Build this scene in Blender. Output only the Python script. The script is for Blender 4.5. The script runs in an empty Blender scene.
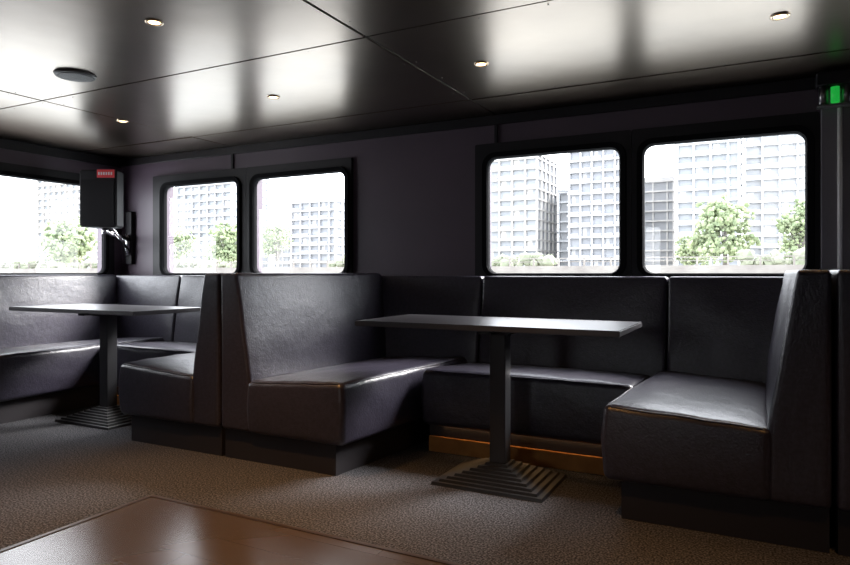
import bpy, bmesh, math, random
from mathutils import Vector, noise
random.seed(4)
C = bpy.context.scene.collection

# ------------------------------------------------------------ materials
def mat(name, col, rough=0.5, metal=0.0, spec=0.5, bump=None, var=None, emit=None, coat=0.0):
    m = bpy.data.materials.new(name); m.use_nodes = True
    nt = m.node_tree; b = nt.nodes["Principled BSDF"]
    b.inputs["Base Color"].default_value = (*col, 1)
    b.inputs["Roughness"].default_value = rough
    b.inputs["Metallic"].default_value = metal
    b.inputs["Specular IOR Level"].default_value = spec
    b.inputs["Coat Weight"].default_value = coat
    tc = nt.nodes.new("ShaderNodeTexCoord")
    if var:
        n = nt.nodes.new("ShaderNodeTexNoise"); n.inputs["Scale"].default_value = var[0]; n.inputs["Detail"].default_value = 6
        nt.links.new(tc.outputs["Object"], n.inputs["Vector"])
        r = nt.nodes.new("ShaderNodeValToRGB")
        r.color_ramp.elements[0].position = var[2]; r.color_ramp.elements[1].position = var[3]
        r.color_ramp.elements[0].color = (*col, 1); r.color_ramp.elements[1].color = (*var[1], 1)
        nt.links.new(n.outputs["Fac"], r.inputs["Fac"]); nt.links.new(r.outputs["Color"], b.inputs["Base Color"])
    if bump:
        prev = None
        for sc, st, di in bump:
            n = nt.nodes.new("ShaderNodeTexNoise"); n.inputs["Scale"].default_value = sc; n.inputs["Detail"].default_value = 4
            nt.links.new(tc.outputs["Object"], n.inputs["Vector"])
            bp = nt.nodes.new("ShaderNodeBump"); bp.inputs["Strength"].default_value = st; bp.inputs["Distance"].default_value = di
            nt.links.new(n.outputs["Fac"], bp.inputs["Height"])
            if prev: nt.links.new(prev.outputs["Normal"], bp.inputs["Normal"])
            prev = bp
        nt.links.new(prev.outputs["Normal"], b.inputs["Normal"])
    if emit:
        b.inputs["Emission Color"].default_value = (*emit[0], 1); b.inputs["Emission Strength"].default_value = emit[1]
    return m

LEATHER = mat("leather_dark", (0.036, 0.032, 0.050), 0.35, spec=0.75, var=(60, (0.024, 0.021, 0.033), .38, .62),
              bump=[(120, .40, .004), (22, .20, .008), (6, .28, .014)])
KICK = mat("plinth_black", (0.018, 0.015, 0.018), 0.55)
WOOD = mat("timber_strip", (0.62, 0.28, 0.08), 0.75, spec=.15, var=(9, (0.50, 0.21, 0.06), .4, .6))
WALL = mat("wall_laminate", (0.072, 0.049, 0.070), 0.48, bump=[(60, .05, .002)], var=(2, (0.061, 0.042, 0.060), .3, .7))
PIL = mat("pilaster_grey", (0.17, 0.16, 0.175), 0.5)
BLACK = mat("frame_black", (0.008, 0.007, 0.009), 0.5, spec=.3)
RUB = mat("rubber_black", (0.005, 0.005, 0.006), 0.8, spec=.08)
CEIL = mat("ceiling_metal", (0.265, 0.207, 0.166), 0.29, metal=1.0, var=(1.3, (0.205, 0.160, 0.130), .35, .65), bump=[(1.6, .12, .03)])
SEAM = mat("ceiling_seam", (0.012, 0.011, 0.011), 0.6)
RIV = mat("rivet_steel", (0.30, 0.27, 0.25), 0.4, metal=1.0)
CARPET = mat("carpet", (0.028, 0.028, 0.031), 0.95, spec=0.1, var=(130, (0.165, 0.163, 0.175), .42, .66), bump=[(180, .8, .006)])
TABLE = mat("table_laminate", (0.032, 0.030, 0.036), 0.33, var=(30, (0.04, 0.037, 0.042), .4, .6))
TEDGE = mat("table_edge", (0.07, 0.065, 0.07), 0.4)
IRON = mat("cast_iron", (0.016, 0.016, 0.018), 0.34, spec=0.7, bump=[(150, .15, .002)])
CHROME = mat("chrome", (0.7, 0.7, 0.7), 0.2, metal=1.0)
RIM = mat("downlight_rim", (0.55, 0.42, 0.30), 0.3, metal=1.0)
BULB = mat("lamp_glow", (1, .8, .5), 0.4, emit=((1.0, .66, .30), 9))
LED = mat("led_strip", (1, .7, .4), 0.4, emit=((1.0, .58, .25), 4))
RED = mat("label_red", (0.75, 0.05, 0.06), 0.5)
WHT = mat("label_white", (0.8, 0.8, 0.8), 0.5)
COND = mat("conduit_white", (0.8, 0.8, 0.77), 0.4)
GREEN = mat("green_indicator", (0.03, 0.30, 0.06), 0.3, emit=((0.03, 1.0, 0.12), .30))
STEEL = mat("steel_grey", (0.25, 0.25, 0.25), 0.35, metal=1.0)

def vinyl():
    m = bpy.data.materials.new("vinyl_brown"); m.use_nodes = True
    nt = m.node_tree; b = nt.nodes["Principled BSDF"]
    tc = nt.nodes.new("ShaderNodeTexCoord")
    br = nt.nodes.new("ShaderNodeTexBrick"); br.inputs["Scale"].default_value = 1.0
    br.inputs["Brick Width"].default_value = 1.2; br.inputs["Row Height"].default_value = .15; br.inputs["Mortar Size"].default_value = .0010
    br.inputs["Color1"].default_value = (.078, .058, .045, 1); br.inputs["Color2"].default_value = (.070, .052, .040, 1)
    br.inputs["Mortar"].default_value = (.058, .043, .034, 1)
    nt.links.new(tc.outputs["Object"], br.inputs["Vector"]); nt.links.new(br.outputs["Color"], b.inputs["Base Color"])
    b.inputs["Roughness"].default_value = .25
    return m
VINYL = vinyl()

def glass():
    m = bpy.data.materials.new("window_glass"); m.use_nodes = True
    nt = m.node_tree; nt.nodes.clear()
    o = nt.nodes.new("ShaderNodeOutputMaterial"); mx = nt.nodes.new("ShaderNodeMixShader")
    t = nt.nodes.new("ShaderNodeBsdfTransparent"); g = nt.nodes.new("ShaderNodeBsdfGlossy")
    g.inputs["Roughness"].default_value = .02; mx.inputs[0].default_value = .05
    nt.links.new(t.outputs[0], mx.inputs[1]); nt.links.new(g.outputs[0], mx.inputs[2]); nt.links.new(mx.outputs[0], o.inputs[0])
    return m
GLASS = glass()

# ------------------------------------------------------------ helpers
def empty(name, loc):
    e = bpy.data.objects.new(name, None); e.location = loc; e.empty_display_size = .1
    C.objects.link(e); return e

def finish(name, bm, m, parent=None, smooth=False, wn=False):
    bmesh.ops.recalc_face_normals(bm, faces=bm.faces[:])
    me = bpy.data.meshes.new(name); bm.to_mesh(me); bm.free()
    for mm in (m if isinstance(m, list) else [m]): me.materials.append(mm)
    if smooth:
        for p in me.polygons: p.use_smooth = True
    o = bpy.data.objects.new(name, me); C.objects.link(o)
    if parent:
        o.parent = parent; o.location = -Vector(parent.location)
    if wn:
        w = o.modifiers.new("wn", 'WEIGHTED_NORMAL'); w.keep_sharp = True
    return o

def addbox(bm, x0, x1, y0, y1, z0, z1, mi=0):
    v = [bm.verts.new(p) for p in [(x0,y0,z0),(x1,y0,z0),(x1,y1,z0),(x0,y1,z0),(x0,y0,z1),(x1,y0,z1),(x1,y1,z1),(x0,y1,z1)]]
    for f in [(0,3,2,1),(4,5,6,7),(0,1,5,4),(1,2,6,5),(2,3,7,6),(3,0,4,7)]:
        fc = bm.faces.new([v[i] for i in f]); fc.material_index = mi
    return v

def box(name, x0, x1, y0, y1, z0, z1, m, parent=None, bevel=0):
    bm = bmesh.new(); addbox(bm, x0, x1, y0, y1, z0, z1)
    if bevel: bmesh.ops.bevel(bm, geom=bm.edges[:], offset=bevel, segments=3, profile=.5, affect='EDGES')
    return finish(name, bm, m, parent, smooth=bool(bevel), wn=bool(bevel))

def cyl(bm, p0, p1, r0, r1=None, n=20, mi=0):
    r1 = r0 if r1 is None else r1
    p0, p1 = Vector(p0), Vector(p1); d = (p1-p0).normalized()
    a = d.orthogonal().normalized(); b = d.cross(a)
    A = [bm.verts.new(p0 + r0*(a*math.cos(t)+b*math.sin(t))) for t in [2*math.pi*i/n for i in range(n)]]
    B = [bm.verts.new(p1 + r1*(a*math.cos(t)+b*math.sin(t))) for t in [2*math.pi*i/n for i in range(n)]]
    for i in range(n):
        f = bm.faces.new([A[i], A[(i+1)%n], B[(i+1)%n], B[i]]); f.material_index = mi; f.smooth = True
    bm.faces.new(A[::-1]).material_index = mi; bm.faces.new(B).material_index = mi

def rbox(name, lo, hi, r, fn, m, parent, mid=10):
    ax = []
    for k in range(3):
        a, b = lo[k], hi[k]; seg = 4
        l = [a + r*i/seg for i in range(seg)]
        l += [a + r + (b-a-2*r)*i/mid for i in range(mid+1)]
        l += [b - r + r*i/seg for i in range(1, seg+1)]
        ax.append(l)
    bm = bmesh.new(); cache = {}
    def vert(i, j, k):
        key = (i, j, k)
        if key not in cache:
            p = Vector((ax[0][i], ax[1][j], ax[2][k]))
            q = Vector([min(max(p[c], lo[c]+r), hi[c]-r) for c in range(3)])
            d = p-q
            if d.length > 1e-7: p = q + d.normalized()*r
            cache[key] = bm.verts.new(fn(p.x, p.y, p.z))
        return cache[key]
    n = [len(a)-1 for a in ax]
    for i in range(n[0]):
        for j in range(n[1]):
            for k in (0, n[2]): bm.faces.new([vert(i,j,k), vert(i+1,j,k), vert(i+1,j+1,k), vert(i,j+1,k)])
    for i in range(n[0]):
        for k in range(n[2]):
            for j in (0, n[1]): bm.faces.new([vert(i,j,k), vert(i+1,j,k), vert(i+1,j,k+1), vert(i,j,k+1)])
    for j in range(n[1]):
        for k in range(n[2]):
            for i in (0, n[0]): bm.faces.new([vert(i,j,k), vert(i,j+1,k), vert(i,j+1,k+1), vert(i,j,k+1)])
    return finish(name, bm, m, parent, smooth=True)

# ------------------------------------------------------------ room shell
XL, XR, YB, YF, ZC = -5.25, 3.6, 4.05, -3.2, 2.05
WT = 0.10
box("floor", XL-.1, XR+.1, YF-.1, YB+.1, -.10, 0.0, CARPET)

ZW0, ZW1 = 1.0, 1.755
wins_back = [(-4.66,-3.81,-4.81,-3.717), (-3.625,-2.75,-3.717,-2.69), (-1.60,-.754,-1.70,-.682), (-.609,.218,-.682,.285), (.54,1.37,.43,1.455), (1.54,2.37,1.455,2.47)]
wins_left = [(2.80,3.84,2.70,3.95), (1.55,2.50,1.45,2.62)]  # second window is out of view, added to light the left bench
wins_front_fill = [(-1.9,-1.45,-2.0,-1.35)]  # unseen window behind the camera, added and narrowed for fill light

def wall_mesh(name, M, a0, a1, wins):
    bm = bmesh.new(); g = .03
    def seg(u0, u1, z0, z1):
        P = [M(u0, 0, z0), M(u1, -WT, z1)]
        addbox(bm, min(P[0][0],P[1][0]), max(P[0][0],P[1][0]), min(P[0][1],P[1][1]), max(P[0][1],P[1][1]), z0, z1)
    seg(a0, a1, -.1, ZW0-g); seg(a0, a1, ZW1+g, ZC+.12)
    cur = a0
    for w in sorted(wins):
        seg(cur, w[0]-g, ZW0-g, ZW1+g); cur = w[1]+g
    seg(cur, a1, ZW0-g, ZW1+g)
    return finish(name, bm, WALL)
MB = lambda a, b, z: (a, YB-b, z)
ML = lambda a, b, z: (XL+b, a, z)
MF = lambda a, b, z: (a, YF+b, z)
wall_mesh("wall_back", MB, XL-.1, XR+.1, wins_back)
wall_mesh("wall_left", ML, YF-.1, YB, wins_left)
wall_mesh("wall_front", MF, XL-.1, XR+.1, wins_front_fill)
box("wall_right", XR, XR+.1, YF, YB, -.1, ZC+.12, WALL)

def rr(x0, x1, z0, z1, r, n=7):
    pts = []
    for cx, cz, a in [(x1-r,z1-r,0),(x0+r,z1-r,90),(x0+r,z0+r,180),(x1-r,z0+r,270)]:
        for i in range(n+1):
            t = math.radians(a+90*i/n); pts.append((cx+r*math.cos(t), cz+r*math.sin(t)))
    return pts
def ringmesh(name, M, loops, m, parent):
    bm = bmesh.new(); L = []
    for pts, b in loops: L.append([bm.verts.new(M(p[0], b, p[1])) for p in pts])
    n = len(L[0])
    for q in range(len(L)):
        A, B = L[q], L[(q+1) % len(L)]
        for i in range(n): bm.faces.new([A[i], A[(i+1)%n], B[(i+1)%n], B[i]])
    return finish(name, bm, m, parent)
wn = 0
def window(M, w, rot):
    global wn
    wn += 1
    e = empty("window_%d" % wn, M((w[0]+w[1])/2, 0, (ZW0+ZW1)/2))
    o0, o1, zo0, zo1 = w[2], w[3], .935, 1.86
    ringmesh("surround", M, [(rr(o0+.002,o1-.002,zo0,zo1,.012),0.0),(rr(o0+.002,o1-.002,zo0,zo1,.012),.028),
                             (rr(w[0]-.035,w[1]+.035,ZW0-.03,ZW1+.035,.085),.028),(rr(w[0]-.035,w[1]+.035,ZW0-.03,ZW1+.035,.085),0.0)], BLACK, e)
    ringmesh("gasket", M, [(rr(w[0]-.045,w[1]+.045,ZW0-.035,ZW1+.045,.095),.02),(rr(w[0]-.040,w[1]+.040,ZW0-.03,ZW1+.04,.09),.048),
                           (rr(w[0]-.008,w[1]+.008,ZW0-.005,ZW1+.008,.063),.045),(rr(w[0],w[1],ZW0,ZW1,.058),.03),
                           (rr(w[0],w[1],ZW0,ZW1,.058),0),(rr(w[0]-.045,w[1]+.045,ZW0-.035,ZW1+.045,.095),0)], RUB, e)
    bm = bmesh.new()
    bm.faces.new([bm.verts.new(M(p[0], .006, p[1])) for p in rr(w[0]-.004,w[1]+.004,ZW0-.004,ZW1+.004,.058)])
    finish("glass_pane", bm, GLASS, e)
    l = bpy.data.lights.new("portal", 'AREA'); l.shape = 'RECTANGLE'; l.size = w[1]-w[0]+.05; l.size_y = ZW1-ZW0+.05
    l.cycles.is_portal = True
    lo = bpy.data.objects.new("sky_portal", l); C.objects.link(lo); lo.parent = e
    lo.location = Vector(M((w[0]+w[1])/2, -.12, (ZW0+ZW1)/2)) - Vector(e.location)
    lo.rotation_euler = rot
for w in wins_back: window(MB, w, (math.radians(-90), 0, 0))
for w in wins_left: window(ML, w, (math.radians(-90), 0, math.radians(90)))
for w in wins_front_fill: window(MF, w, (math.radians(90), 0, 0))

for i, x in enumerate((-1.555, -3.885)):
    box("trim_%d" % (i+1), x-.012, x+.012, YB-.014, YB, 1.862, ZC, BLACK, bevel=.003)
box("trim_3", XL, .29, YB-.018, YB, 1.985, ZC-.001, BLACK, bevel=.004)
box("trim_4", XL, XL+.018, YF, YB-.02, 1.97, ZC-.001, BLACK, bevel=.004)
box("wall_pilaster", .288, .425, YB-.05, YB, 0, ZC-.001, PIL, bevel=.006)

# ------------------------------------------------------------ ceiling
bm = bmesh.new()
addbox(bm, XL-.1, XR+.1, YF-.1, YB+.1, ZC+.008, ZC+.12, 1)
xs = [-1.555 + 2.33*k for k in range(-3, 4)]; ys = [3.62 - 1.18*k for k in range(-1, 8)][::-1]
def clampl(a, lo, hi): return max(lo, min(hi, a))
g = .007
for i in range(len(xs)-1):
    for j in range(len(ys)-1):
        a0, a1 = clampl(xs[i]+g, XL, XR), clampl(xs[i+1]-g, XL, XR); b0, b1 = clampl(ys[j]+g, YF, YB), clampl(ys[j+1]-g, YF, YB)
        if a1-a0 > .05 and b1-b0 > .05:
            vs = addbox(bm, a0, a1, b0, b1, ZC, ZC+.012, 0)
            # every panel hangs with a tiny tilt of its own
            for v in vs: v.co.z += .006*noise.noise(Vector((v.co.x*1.7, v.co.y*1.7, i*3+j)))
for i, x in enumerate(xs):
    if not XL < x < XR: continue
    y = YF+.15
    while y < YB:
        for s in (-.035, .035): cyl(bm, (x+s, y, ZC-.003), (x+s, y, ZC+.004), .0025, .0035, 8, 2)
        y += .295
for y in ys:
    if not YF < y < YB: continue
    x = XL+.15
    while x < 1.5:
        for s in (-.035, .035): cyl(bm, (x, y+s, ZC-.003), (x, y+s, ZC+.004), .0025, .0035, 8, 2)
        x += .291
finish("ceiling", bm, [CEIL, SEAM, RIV])

# ------------------------------------------------------------ floor panel
box("vinyl_floor_panel", -2.40, XR, YF, 2.0, 0.0, .006, VINYL, bevel=.002)
bm = bmesh.new()
addbox(bm, -2.418, -2.398, YF, 2.018, 0, .009); addbox(bm, -2.398, XR, 1.998, 2.018, 0, .009)
finish("trim_5", bm, mat("trim_bronze", (.05, .035, .028), .4))

# ------------------------------------------------------------ benches
def piping(name, pts, parent, r=.0045):
    n = 8; bm = bmesh.new(); rings = []; N = len(pts)
    for i in range(N):
        d = (pts[(i+1) % N]-pts[i-1]).normalized()
        a = d.cross(Vector((0, 0, 1)))
        a = a.normalized() if a.length > 1e-4 else Vector((1, 0, 0))
        b = d.cross(a)
        rings.append([bm.verts.new(pts[i]+r*(a*math.cos(2*math.pi*k/n)+b*math.sin(2*math.pi*k/n))) for k in range(n)])
    for i in range(N):
        A, B = rings[i], rings[(i+1) % N]
        for k in range(n): bm.faces.new([A[k], A[(k+1) % n], B[(k+1) % n], B[k]])
    return finish(name, bm, LEATHER, parent, smooth=True)

def bench(O, S, T, depth, seat_t, back_secs, topz=1.0, kick_t=None, wood=False, kb=0.0, kf=0.0):
    """kb: backrest grows towards the wall; kf: seat front edge drifts along the bench"""
    O, S, T = Vector(O), Vector(S), Vector(T)
    e = empty("upholstered_bench", O + S*depth/2 + T*(seat_t[0]+seat_t[1])/2)
    def w(s, t, z):
        s2 = s + (min(1, s/.11)*kb*t if kb else 0) + kf*max(0, (s-.2)/.6)*t
        return O + S*s2 + T*t + Vector((0, 0, z))
    k = kick_t or seat_t
    bm = bmesh.new()
    vs = addbox(bm, .01, depth-.065, k[0]+.015, k[1]-.015, 0, .17)
    for v in vs: v.co = w(*v.co)
    finish("plinth", bm, KICK, e)
    if wood:
        bm = bmesh.new()
        vs = addbox(bm, depth-.066, depth-.045, k[0]+.02, k[1]-.02, .002, .085)
        for v in vs: v.co = w(*v.co)
        finish("timber_strip", bm, WOOD, e)
        # warm LED tape tucked up behind the front lip of the seat, washing the timber
        bm = bmesh.new()
        vs = addbox(bm, depth-.056, depth-.042, k[0]+.10, k[1]-.10, .1525, .157)
        for v in vs: v.co = w(*v.co)
        finish("led_tape", bm, LED, e)
    s0 = .19
    def fs(s, t, z):
        a = (s-s0)/(depth-s0); b = (t-seat_t[0])/(seat_t[1]-seat_t[0]); h = (z-.155)/(.465-.155)
        crown = .018*(1-(2*a-1)**4)*(1-(2*b-1)**4)*h
        tilt = -.035*(1-a)*h
        wr = .005*noise.noise(Vector((s*9, t*7+O.x*3, z*9)))*clampl(h*4, 0, 1)
        bulge = .010*math.sin(math.pi*clampl(h,0,1))
        ss = s + (bulge if a > .5 else 0)
        return w(ss+wr, t + (bulge if b > .5 else -bulge), z+crown+tilt+wr)
    rbox("seat_cushion", (s0, seat_t[0], .155), (depth, seat_t[1], .465), .030, fs, LEATHER, e, mid=16)
    # piped seam round the top edge of the cushion
    q = .030*(1-.7071); zs = .465-q+.001; P = []
    c = [(depth-q, seat_t[0]+q), (depth-q, seat_t[1]-q), (s0+q, seat_t[1]-q), (s0+q, seat_t[0]+q)]
    for i in range(4):
        (s1, t1), (s2, t2) = c[i], c[(i+1) % 4]
        for j in range(14):
            f = (j+.5)/14; f = .012+.976*f
            P.append(fs(s1+(s2-s1)*f, t1+(t2-t1)*f, zs))
    piping("seat_piping", P, e)
    for (t0, t1) in back_secs:
        tw = (t1-t0)
        def fb(s, t, z):
            zz = clampl((z-.43)/(topz-.43), 0, 1)
            Tk = .205*(1-zz) + .115*zz
            f = s/.2
            b = (t-t0)/tw
            puff = .014*f*math.sin(math.pi*zz)*(1-(2*b-1)**6) if 0 < zz < 1 else 0
            wr = .005*f*noise.noise(Vector((z*6, t*6+O.y*2, O.x)))
            return w(.004 + f*(Tk-.004)+puff+wr, t, z)
        rbox("backrest", (0, t0+.003, .16), (.2, t1-.003, topz), .022, fb, LEATHER, e, mid=16)
    return e

YE = 3.99
def side(x, sgn, yend, topz, **kw):
    L = YE-yend
    return bench((x, yend, 0), (sgn, 0, 0), (0, 1, 0), .80, (0.0, L-.18), [(0.0, L-.12)], topz, kick_t=(0.02, L-.05), **kw)
side(-2.592, 1, 2.60, 1.0, kb=.115)
side(-2.598, -1, 2.60, 1.0)
side(.232, -1, 2.68, 1.012, kf=-.075)
side(.238, 1, 2.68, 1.012)
side(XL+.055, 1, 2.30, .985)
def wallbench(x0, x1, secs):
    return bench((0, YE, 0), (0, -1, 0), (1, 0, 0), .79, (x0, x1), secs, .98, wood=True)
wallbench(-1.67, -.535, [(-2.56,-1.585), (-1.585,-.46), (-.46,.20)])
wallbench(-4.38, -3.415, [(XL+.06,-4.30), (-4.30,-3.35), (-3.35,-2.63)])
wallbench(1.055, 2.6, [(.27, 1.2), (1.2, 2.6)])

# ------------------------------------------------------------ tables
def table(cx, cy):
    e = empty("pedestal_table", (cx, cy, 0))
    zt = .768
    bm = bmesh.new(); addbox(bm, cx-.645, cx+.615, cy-.29, cy+.27, zt-.026, zt)
    bmesh.ops.bevel(bm, geom=bm.edges[:], offset=.004, segments=2, affect='EDGES')
    for f in bm.faces:
        if abs(f.normal.z) < .5: f.material_index = 1
    finish("table_top", bm, [TABLE, TEDGE], e)
    bm = bmesh.new()
    addbox(bm, cx-.2, cx+.2, cy-.03, cy+.03, zt-.043, zt-.026)
    addbox(bm, cx-.03, cx+.03, cy-.2, cy+.2, zt-.048, zt-.0265)
    addbox(bm, cx-.07, cx+.07, cy-.07, cy+.07, zt-.058, zt-.0475)
    finish("top_bracket", bm, IRON, e)
    box("column", cx-.04, cx+.04, cy-.04, cy+.04, .09, zt-.057, IRON, e, bevel=.006)
    bm = bmesh.new()
    N = 8
    for i in range(N):
        f = i/(N-1)
        hx = .272*(1-f)+.058*f; hy = .205*(1-f)+.058*f
        z0 = .000 if i == 0 else .014+.0115*i-.012
        z1 = .014+.0115*i
        vs = addbox(bm, cx-hx, cx+hx, cy-hy, cy+hy, z0, z1)
        for v in vs[4:]:
            v.co.x = cx+(v.co.x-cx)*(1-.005/hx); v.co.y = cy+(v.co.y-cy)*(1-.005/hy)
    finish("stepped_base", bm, IRON, e)
table(-1.11, 2.94)
table(-3.95, 2.94)

# ------------------------------------------------------------ downlights
def downlight(x, y, power, ang=72):
    e = empty("recessed_downlight", (x, y, ZC))
    bm = bmesh.new(); n = 28
    prof = [(.038, 0.004), (.036, -.005), (.029, -.005), (.024, -.001)]
    L = [[bm.verts.new((x+r*math.cos(2*math.pi*i/n), y+r*math.sin(2*math.pi*i/n), ZC+z)) for i in range(n)] for r, z in prof]
    for a, b in zip(L, L[1:]):
        for i in range(n): bm.faces.new([a[i], a[(i+1)%n], b[(i+1)%n], b[i]])
    finish("trim_ring", bm, RIM, e, smooth=True)
    bm = bmesh.new(); cyl(bm, (x, y, ZC-.003), (x, y, ZC+.002), .023, n=24); finish("lamp_face", bm, BULB, e)
    l = bpy.data.lights.new("spot", 'SPOT'); l.energy = power; l.color = (1, .50, .17); l.spot_size = math.radians(ang); l.spot_blend = .9; l.shadow_soft_size = .03
    o = bpy.data.objects.new("spot", l); C.objects.link(o); o.parent = e; o.location = (0, 0, -.02)
for x in (.075, -1.24, -2.575, -3.91): downlight(x, 3.02, 6)
for x in (-2.25, -.9, .45, -3.6): downlight(x, 1.89, {-2.25: 130, -.9: 70, .45: 35, -3.6: 6}[x], 76)
e = empty("ceiling_speaker", (-3.22, 2.20, ZC))
bm = bmesh.new(); cyl(bm, (-3.22,2.20,ZC-.012), (-3.22,2.20,ZC+.003), .095, .105, 40); finish("rim", bm, mat("speaker_rim", (.05,.045,.045), .5), e)
bm = bmesh.new(); cyl(bm, (-3.22,2.20,ZC-.015), (-3.22,2.20,ZC-.012), .080, .083, 40); finish("grille", bm, mat("speaker_grille", (.12,.11,.11), .5, bump=[(400,.6,.004)]), e)

# ------------------------------------------------------------ wall speaker
sx, sy = -4.77, 3.52
e = empty("wall_speaker", (sx, sy, 1.6))
ang = math.radians(27); ca, sa = math.cos(ang), math.sin(ang)
def R(px, py, z): return (sx + px*ca - py*sa, sy + px*sa + py*ca, z)
bm = bmesh.new()
pts = [(-.15,-.12),(.15,-.12),(.15,.0),(.10,.11),(-.10,.11),(-.15,0)]
A = [bm.verts.new(R(p[0],p[1],1.37)) for p in pts]; B = [bm.verts.new(R(p[0],p[1],1.83)) for p in pts]
for i in range(6): bm.faces.new([A[i],A[(i+1)%6],B[(i+1)%6],B[i]])
bm.faces.new(A[::-1]); bm.faces.new(B)
bmesh.ops.bevel(bm, geom=bm.edges[:], offset=.012, segments=3, affect='EDGES')
finish("cabinet", bm, mat("speaker_black", (.007,.006,.008), .6, spec=.3), e, smooth=True, wn=True)
def rbx(name, x0,x1,y0,y1,z0,z1,m):
    bm = bmesh.new(); vs = addbox(bm,x0,x1,y0,y1,z0,z1)
    for v in vs: v.co = R(v.co.x, v.co.y, v.co.z)
    finish(name, bm, m, e)
rbx("front_grille", -.13,.13,-.128,-.118,1.39,1.75, mat("grille_black", (.007,.006,.008), .7, spec=.2, bump=[(350,.6,.004)]))
rbx("label_red", -.0,.135,-.131,-.119,1.765,1.828, RED)
for k in range(6): rbx("label_letter", .010+.020*k,.022+.020*k,-.1325,-.130,1.785,1.808, WHT)
bm = bmesh.new()
cyl(bm, (sx,sy,1.372), (sx,sy,1.32), .026)
cyl(bm, (sx,sy,1.345), (-5.09,4.0,1.30), .018)
cyl(bm, (sx+.04,sy+.03,1.375), (-5.09,4.0,1.20), .012)
cyl(bm, (-5.10,3.99,1.35), (-5.10,3.99,1.16), .022)
finish("bracket_arm", bm, CHROME, e)
box("wall_plate", -5.15,-5.07,YB-.045,YB-.001,1.08,1.56, BLACK, e, bevel=.006)

# ------------------------------------------------------------ emergency light
ex, ey, ez = .345, 3.93, 1.915
e = empty("emergency_light", (ex, ey, ez))
box("housing", ex-.085, ex+.12, ey-.03, YB-.051, ez+.05, ez+.12, BLACK, e, bevel=.008)
bm = bmesh.new()
cyl(bm, (ex-.05,ey,ez+.05), (ex-.05,ey,ez-.05), .022); cyl(bm, (ex+.05,ey,ez+.05), (ex+.05,ey,ez-.05), .022)
finish("lamp_body", bm, STEEL, e)
bm = bmesh.new(); cyl(bm, (ex,ey-.01,ez+.040), (ex,ey-.01,ez-.040), .020); finish("green_lens", bm, GREEN, e)
box("cage_bottom", ex-.08, ex+.08, ey-.03, ey+.03, ez-.06, ez-.048, STEEL, e, bevel=.003)
bm = bmesh.new(); cyl(bm, (.372,YB-.062,0.9), (.372,YB-.062,1.96), .011); finish("wall_conduit", bm, COND, smooth=False)

# ------------------------------------------------------------ outside world
GRD = mat("quay_ground", (.45,.43,.38), .9)
water = mat("river", (.30,.34,.34), .15, bump=[(.8,.4,.2)])
box("river_water", -420, 120, 5.5, 100, -2.2, -2.0, water)
box("river_bank_ground", -460, 140, 100, 260, -2.2, 1.6, GRD)
bm = bmesh.new(); addbox(bm, -420, 120, 99, 100, -2.0, 2.1)
x = -420
while x < 120:
    addbox(bm, x, x+.25, 99.3, 99.6, 2.1, 3.3); x += 4
addbox(bm, -420, 120, 99.4, 99.5, 3.2, 3.35); addbox(bm, -420, 120, 99.4, 99.5, 2.7, 2.8)
finish("quay_wall", bm, mat("quay_stone", (.13,.115,.105), .9, var=(.5,(.18,.165,.15),.3,.7)))
bm = bmesh.new()
x = -330
while x < 30:
    if noise.noise(Vector((x*.03, 0, 0))) > -.15:
        for q in range(3):
            r = random.uniform(.5, 1.2)
            res = bmesh.ops.create_icosphere(bm, subdivisions=1, radius=r)
            c = Vector((x+random.uniform(-1,1), 103+random.uniform(-1,1), 2.0+random.uniform(0,1.6)))
            for v in res['verts']: v.co = c+v.co*random.uniform(.7,1.2)
    x += 1.3
HEDGE = mat("hedge_green", (.15,.17,.12), .9, spec=.1, var=(.5,(.20,.21,.16),.35,.65))
finish("quay_hedge", bm, HEDGE)

FAC = [mat("facade_pale_hazed", (.38,.39,.41), .7), mat("facade_warm_hazed", (.38,.37,.36), .7), mat("facade_grey_hazed", (.29,.295,.31), .7)]  # distance haze is put into these lightened facade colours
GL = [mat("bldg_glass", (.205,.22,.24), .3, spec=.2), mat("bldg_glass_hazed_b", (.26,.27,.285), .3, spec=.2), mat("bldg_glass_hazed_c", (.185,.195,.215), .3, spec=.2)]  # building glass paled as well, its colour carries the haze
def building(x0, x1, y0, h, fac, gl, fh=3.1, bay=4.2, dep=22, balc=True):
    bm = bmesh.new(); z = 1.6
    addbox(bm, x0, x1, y0, y0+dep, z, h, 1)
    k = 0
    while z < h:
        addbox(bm, x0-.5, x1+.5, y0-1.3, y0+dep+.4, z, z+.5, 0)
        if balc:
            xx = x0; q = 0
            while xx < x1-bay*.6:
                if (q*7+k*5) % 4 != 2: addbox(bm, xx+.3, xx+bay-.5, y0-1.35, y0-1.2, z+.5, z+1.25, 0)
                if (q*3+k) % 5 == 1: addbox(bm, xx+.5, xx+bay*.5, y0-.05, y0+.02, z+.5, z+fh-.1, 0)
                xx += bay; q += 1
        z += fh; k += 1
    addbox(bm, x0-.5, x1+.5, y0-1.3, y0+dep, h, h+1, 0)
    addbox(bm, x0+(x1-x0)*.3, x0+(x1-x0)*.6, y0+4, y0+10, h+1, h+3.5, 0)
    xx = x0
    while xx <= x1+.01:
        addbox(bm, xx-.25, xx+.25, y0-.9, y0+.1, 1.6, h, 0); xx += bay
    yy = y0
    while yy < y0+dep:
        addbox(bm, x1-.1, x1+.4, yy-.5, yy+.5, 1.6, h, 0); addbox(bm, x0-.4, x0+.1, yy-.5, yy+.5, 1.6, h, 0); yy += bay
    finish("apartment_building", bm, [FAC[fac], GL[gl]])
building(-20, -5, 190, 60, 0, 0)
building(-3.5, 14, 200, 60, 0, 1)
building(-34, -24, 215, 30, 1, 1, balc=False)
building(-76, -60, 190, 37, 1, 0)
building(-57, -49, 205, 27, 0, 1, balc=False)
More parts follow.
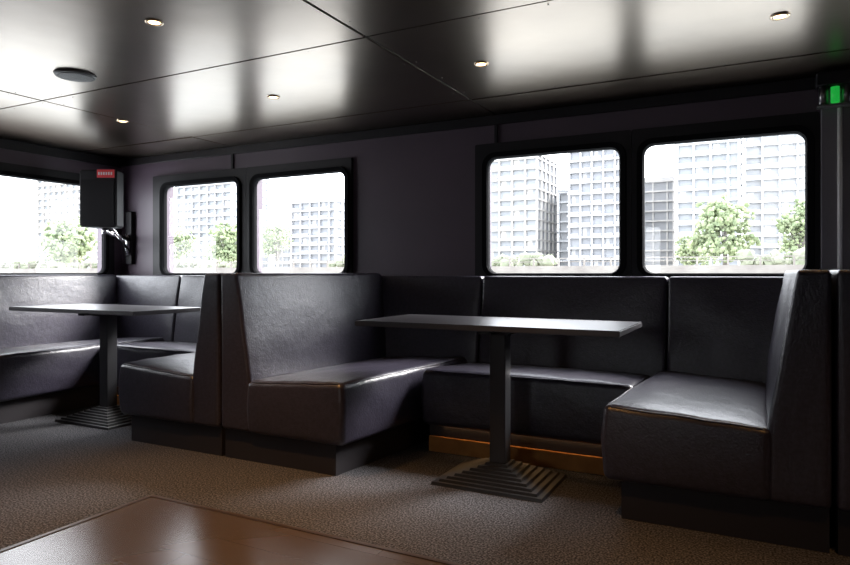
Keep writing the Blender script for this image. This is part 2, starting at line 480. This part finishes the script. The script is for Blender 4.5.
building(-48.5, -33.5, 185, 50, 2, 2, bay=3.2)
building(-212, -183, 190, 42, 2, 0)
building(-153, -134, 190, 27, 2, 2)
building(-182, -160, 215, 20, 0, 1)
building(-305, -268, 190, 55, 1, 0)
building(-110, -90, 215, 22, 0, 1)

LEAF = mat("foliage_hazed", (.175,.215,.115), .9, spec=.1, var=(.6,(.235,.262,.175),.35,.65))  # leaf green washed out so the haze sits in the colour
LEAFD = mat("foliage_dark", (.15,.185,.11), .9, spec=.1)  # darker green for a random share of the leaf clumps
BARK = mat("bark", (.14,.13,.12), .9)
def tree(x, y, top, wd):
    bm = bmesh.new(); base = 1.6
    cyl(bm, (x,y,base), (x,y,base+(top-base)*.6), wd*.025+.1, wd*.012+.05, 10, 1)
    tips = []
    for k in range(16):
        a = random.uniform(0, 6.28); rr_ = random.uniform(.08,.34)
        tip = Vector((x+math.cos(a)*wd*rr_, y+math.sin(a)*wd*rr_, base+(top-base)*random.uniform(.22,.80)))
        cyl(bm, (x,y,base+(top-base)*random.uniform(.1,.3)), tip, .12, .04, 6, 1); tips.append(tip)
    tips.append(Vector((x,y,base+(top-base)*.8)))
    for k in range(750):
        t = random.choice(tips); d = Vector([random.gauss(0,1) for _ in range(3)]).normalized()*random.random()**.5
        c = t + Vector((d.x*wd*.22, d.y*wd*.22, d.z*(top-base)*.18)); r = wd*random.uniform(.015,.045)
        res = bmesh.ops.create_icosphere(bm, subdivisions=1, radius=r)
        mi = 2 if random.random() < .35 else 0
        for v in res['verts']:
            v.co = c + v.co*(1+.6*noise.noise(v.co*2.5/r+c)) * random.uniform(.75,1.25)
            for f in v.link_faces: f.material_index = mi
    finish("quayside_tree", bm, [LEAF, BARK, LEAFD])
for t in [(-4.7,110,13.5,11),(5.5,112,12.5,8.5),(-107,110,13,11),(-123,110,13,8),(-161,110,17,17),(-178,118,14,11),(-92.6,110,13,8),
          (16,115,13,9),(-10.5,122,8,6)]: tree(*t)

# ------------------------------------------------------------ lighting
w = bpy.data.worlds.new("World"); bpy.context.scene.world = w; w.use_nodes = True
nt = w.node_tree; bg = nt.nodes["Background"]
bg.inputs["Color"].default_value = (.90, .94, 1.0, 1); bg.inputs["Strength"].default_value = 9.5
# hazy veiled sun beyond the windows
s = bpy.data.lights.new("sun", 'SUN'); s.energy = 16; s.angle = math.radians(24); s.color = (1, .97, .95)
so = bpy.data.objects.new("sun", s); C.objects.link(so)
so.rotation_euler = Vector((.50, .64, .60)).to_track_quat('Z', 'Y').to_euler()

# ------------------------------------------------------------ camera
cd = bpy.data.cameras.new("camera"); cd.sensor_width = 36; cd.lens = 648/850*36; cd.shift_y = -9.5/850
cd.clip_end = 2000
co = bpy.data.objects.new("camera", cd); C.objects.link(co)
co.location = (0, 0, 1.0); co.rotation_euler = (math.radians(90), 0, math.radians(27.3))
bpy.context.scene.camera = co
bpy.context.scene.view_settings.view_transform = 'Standard'
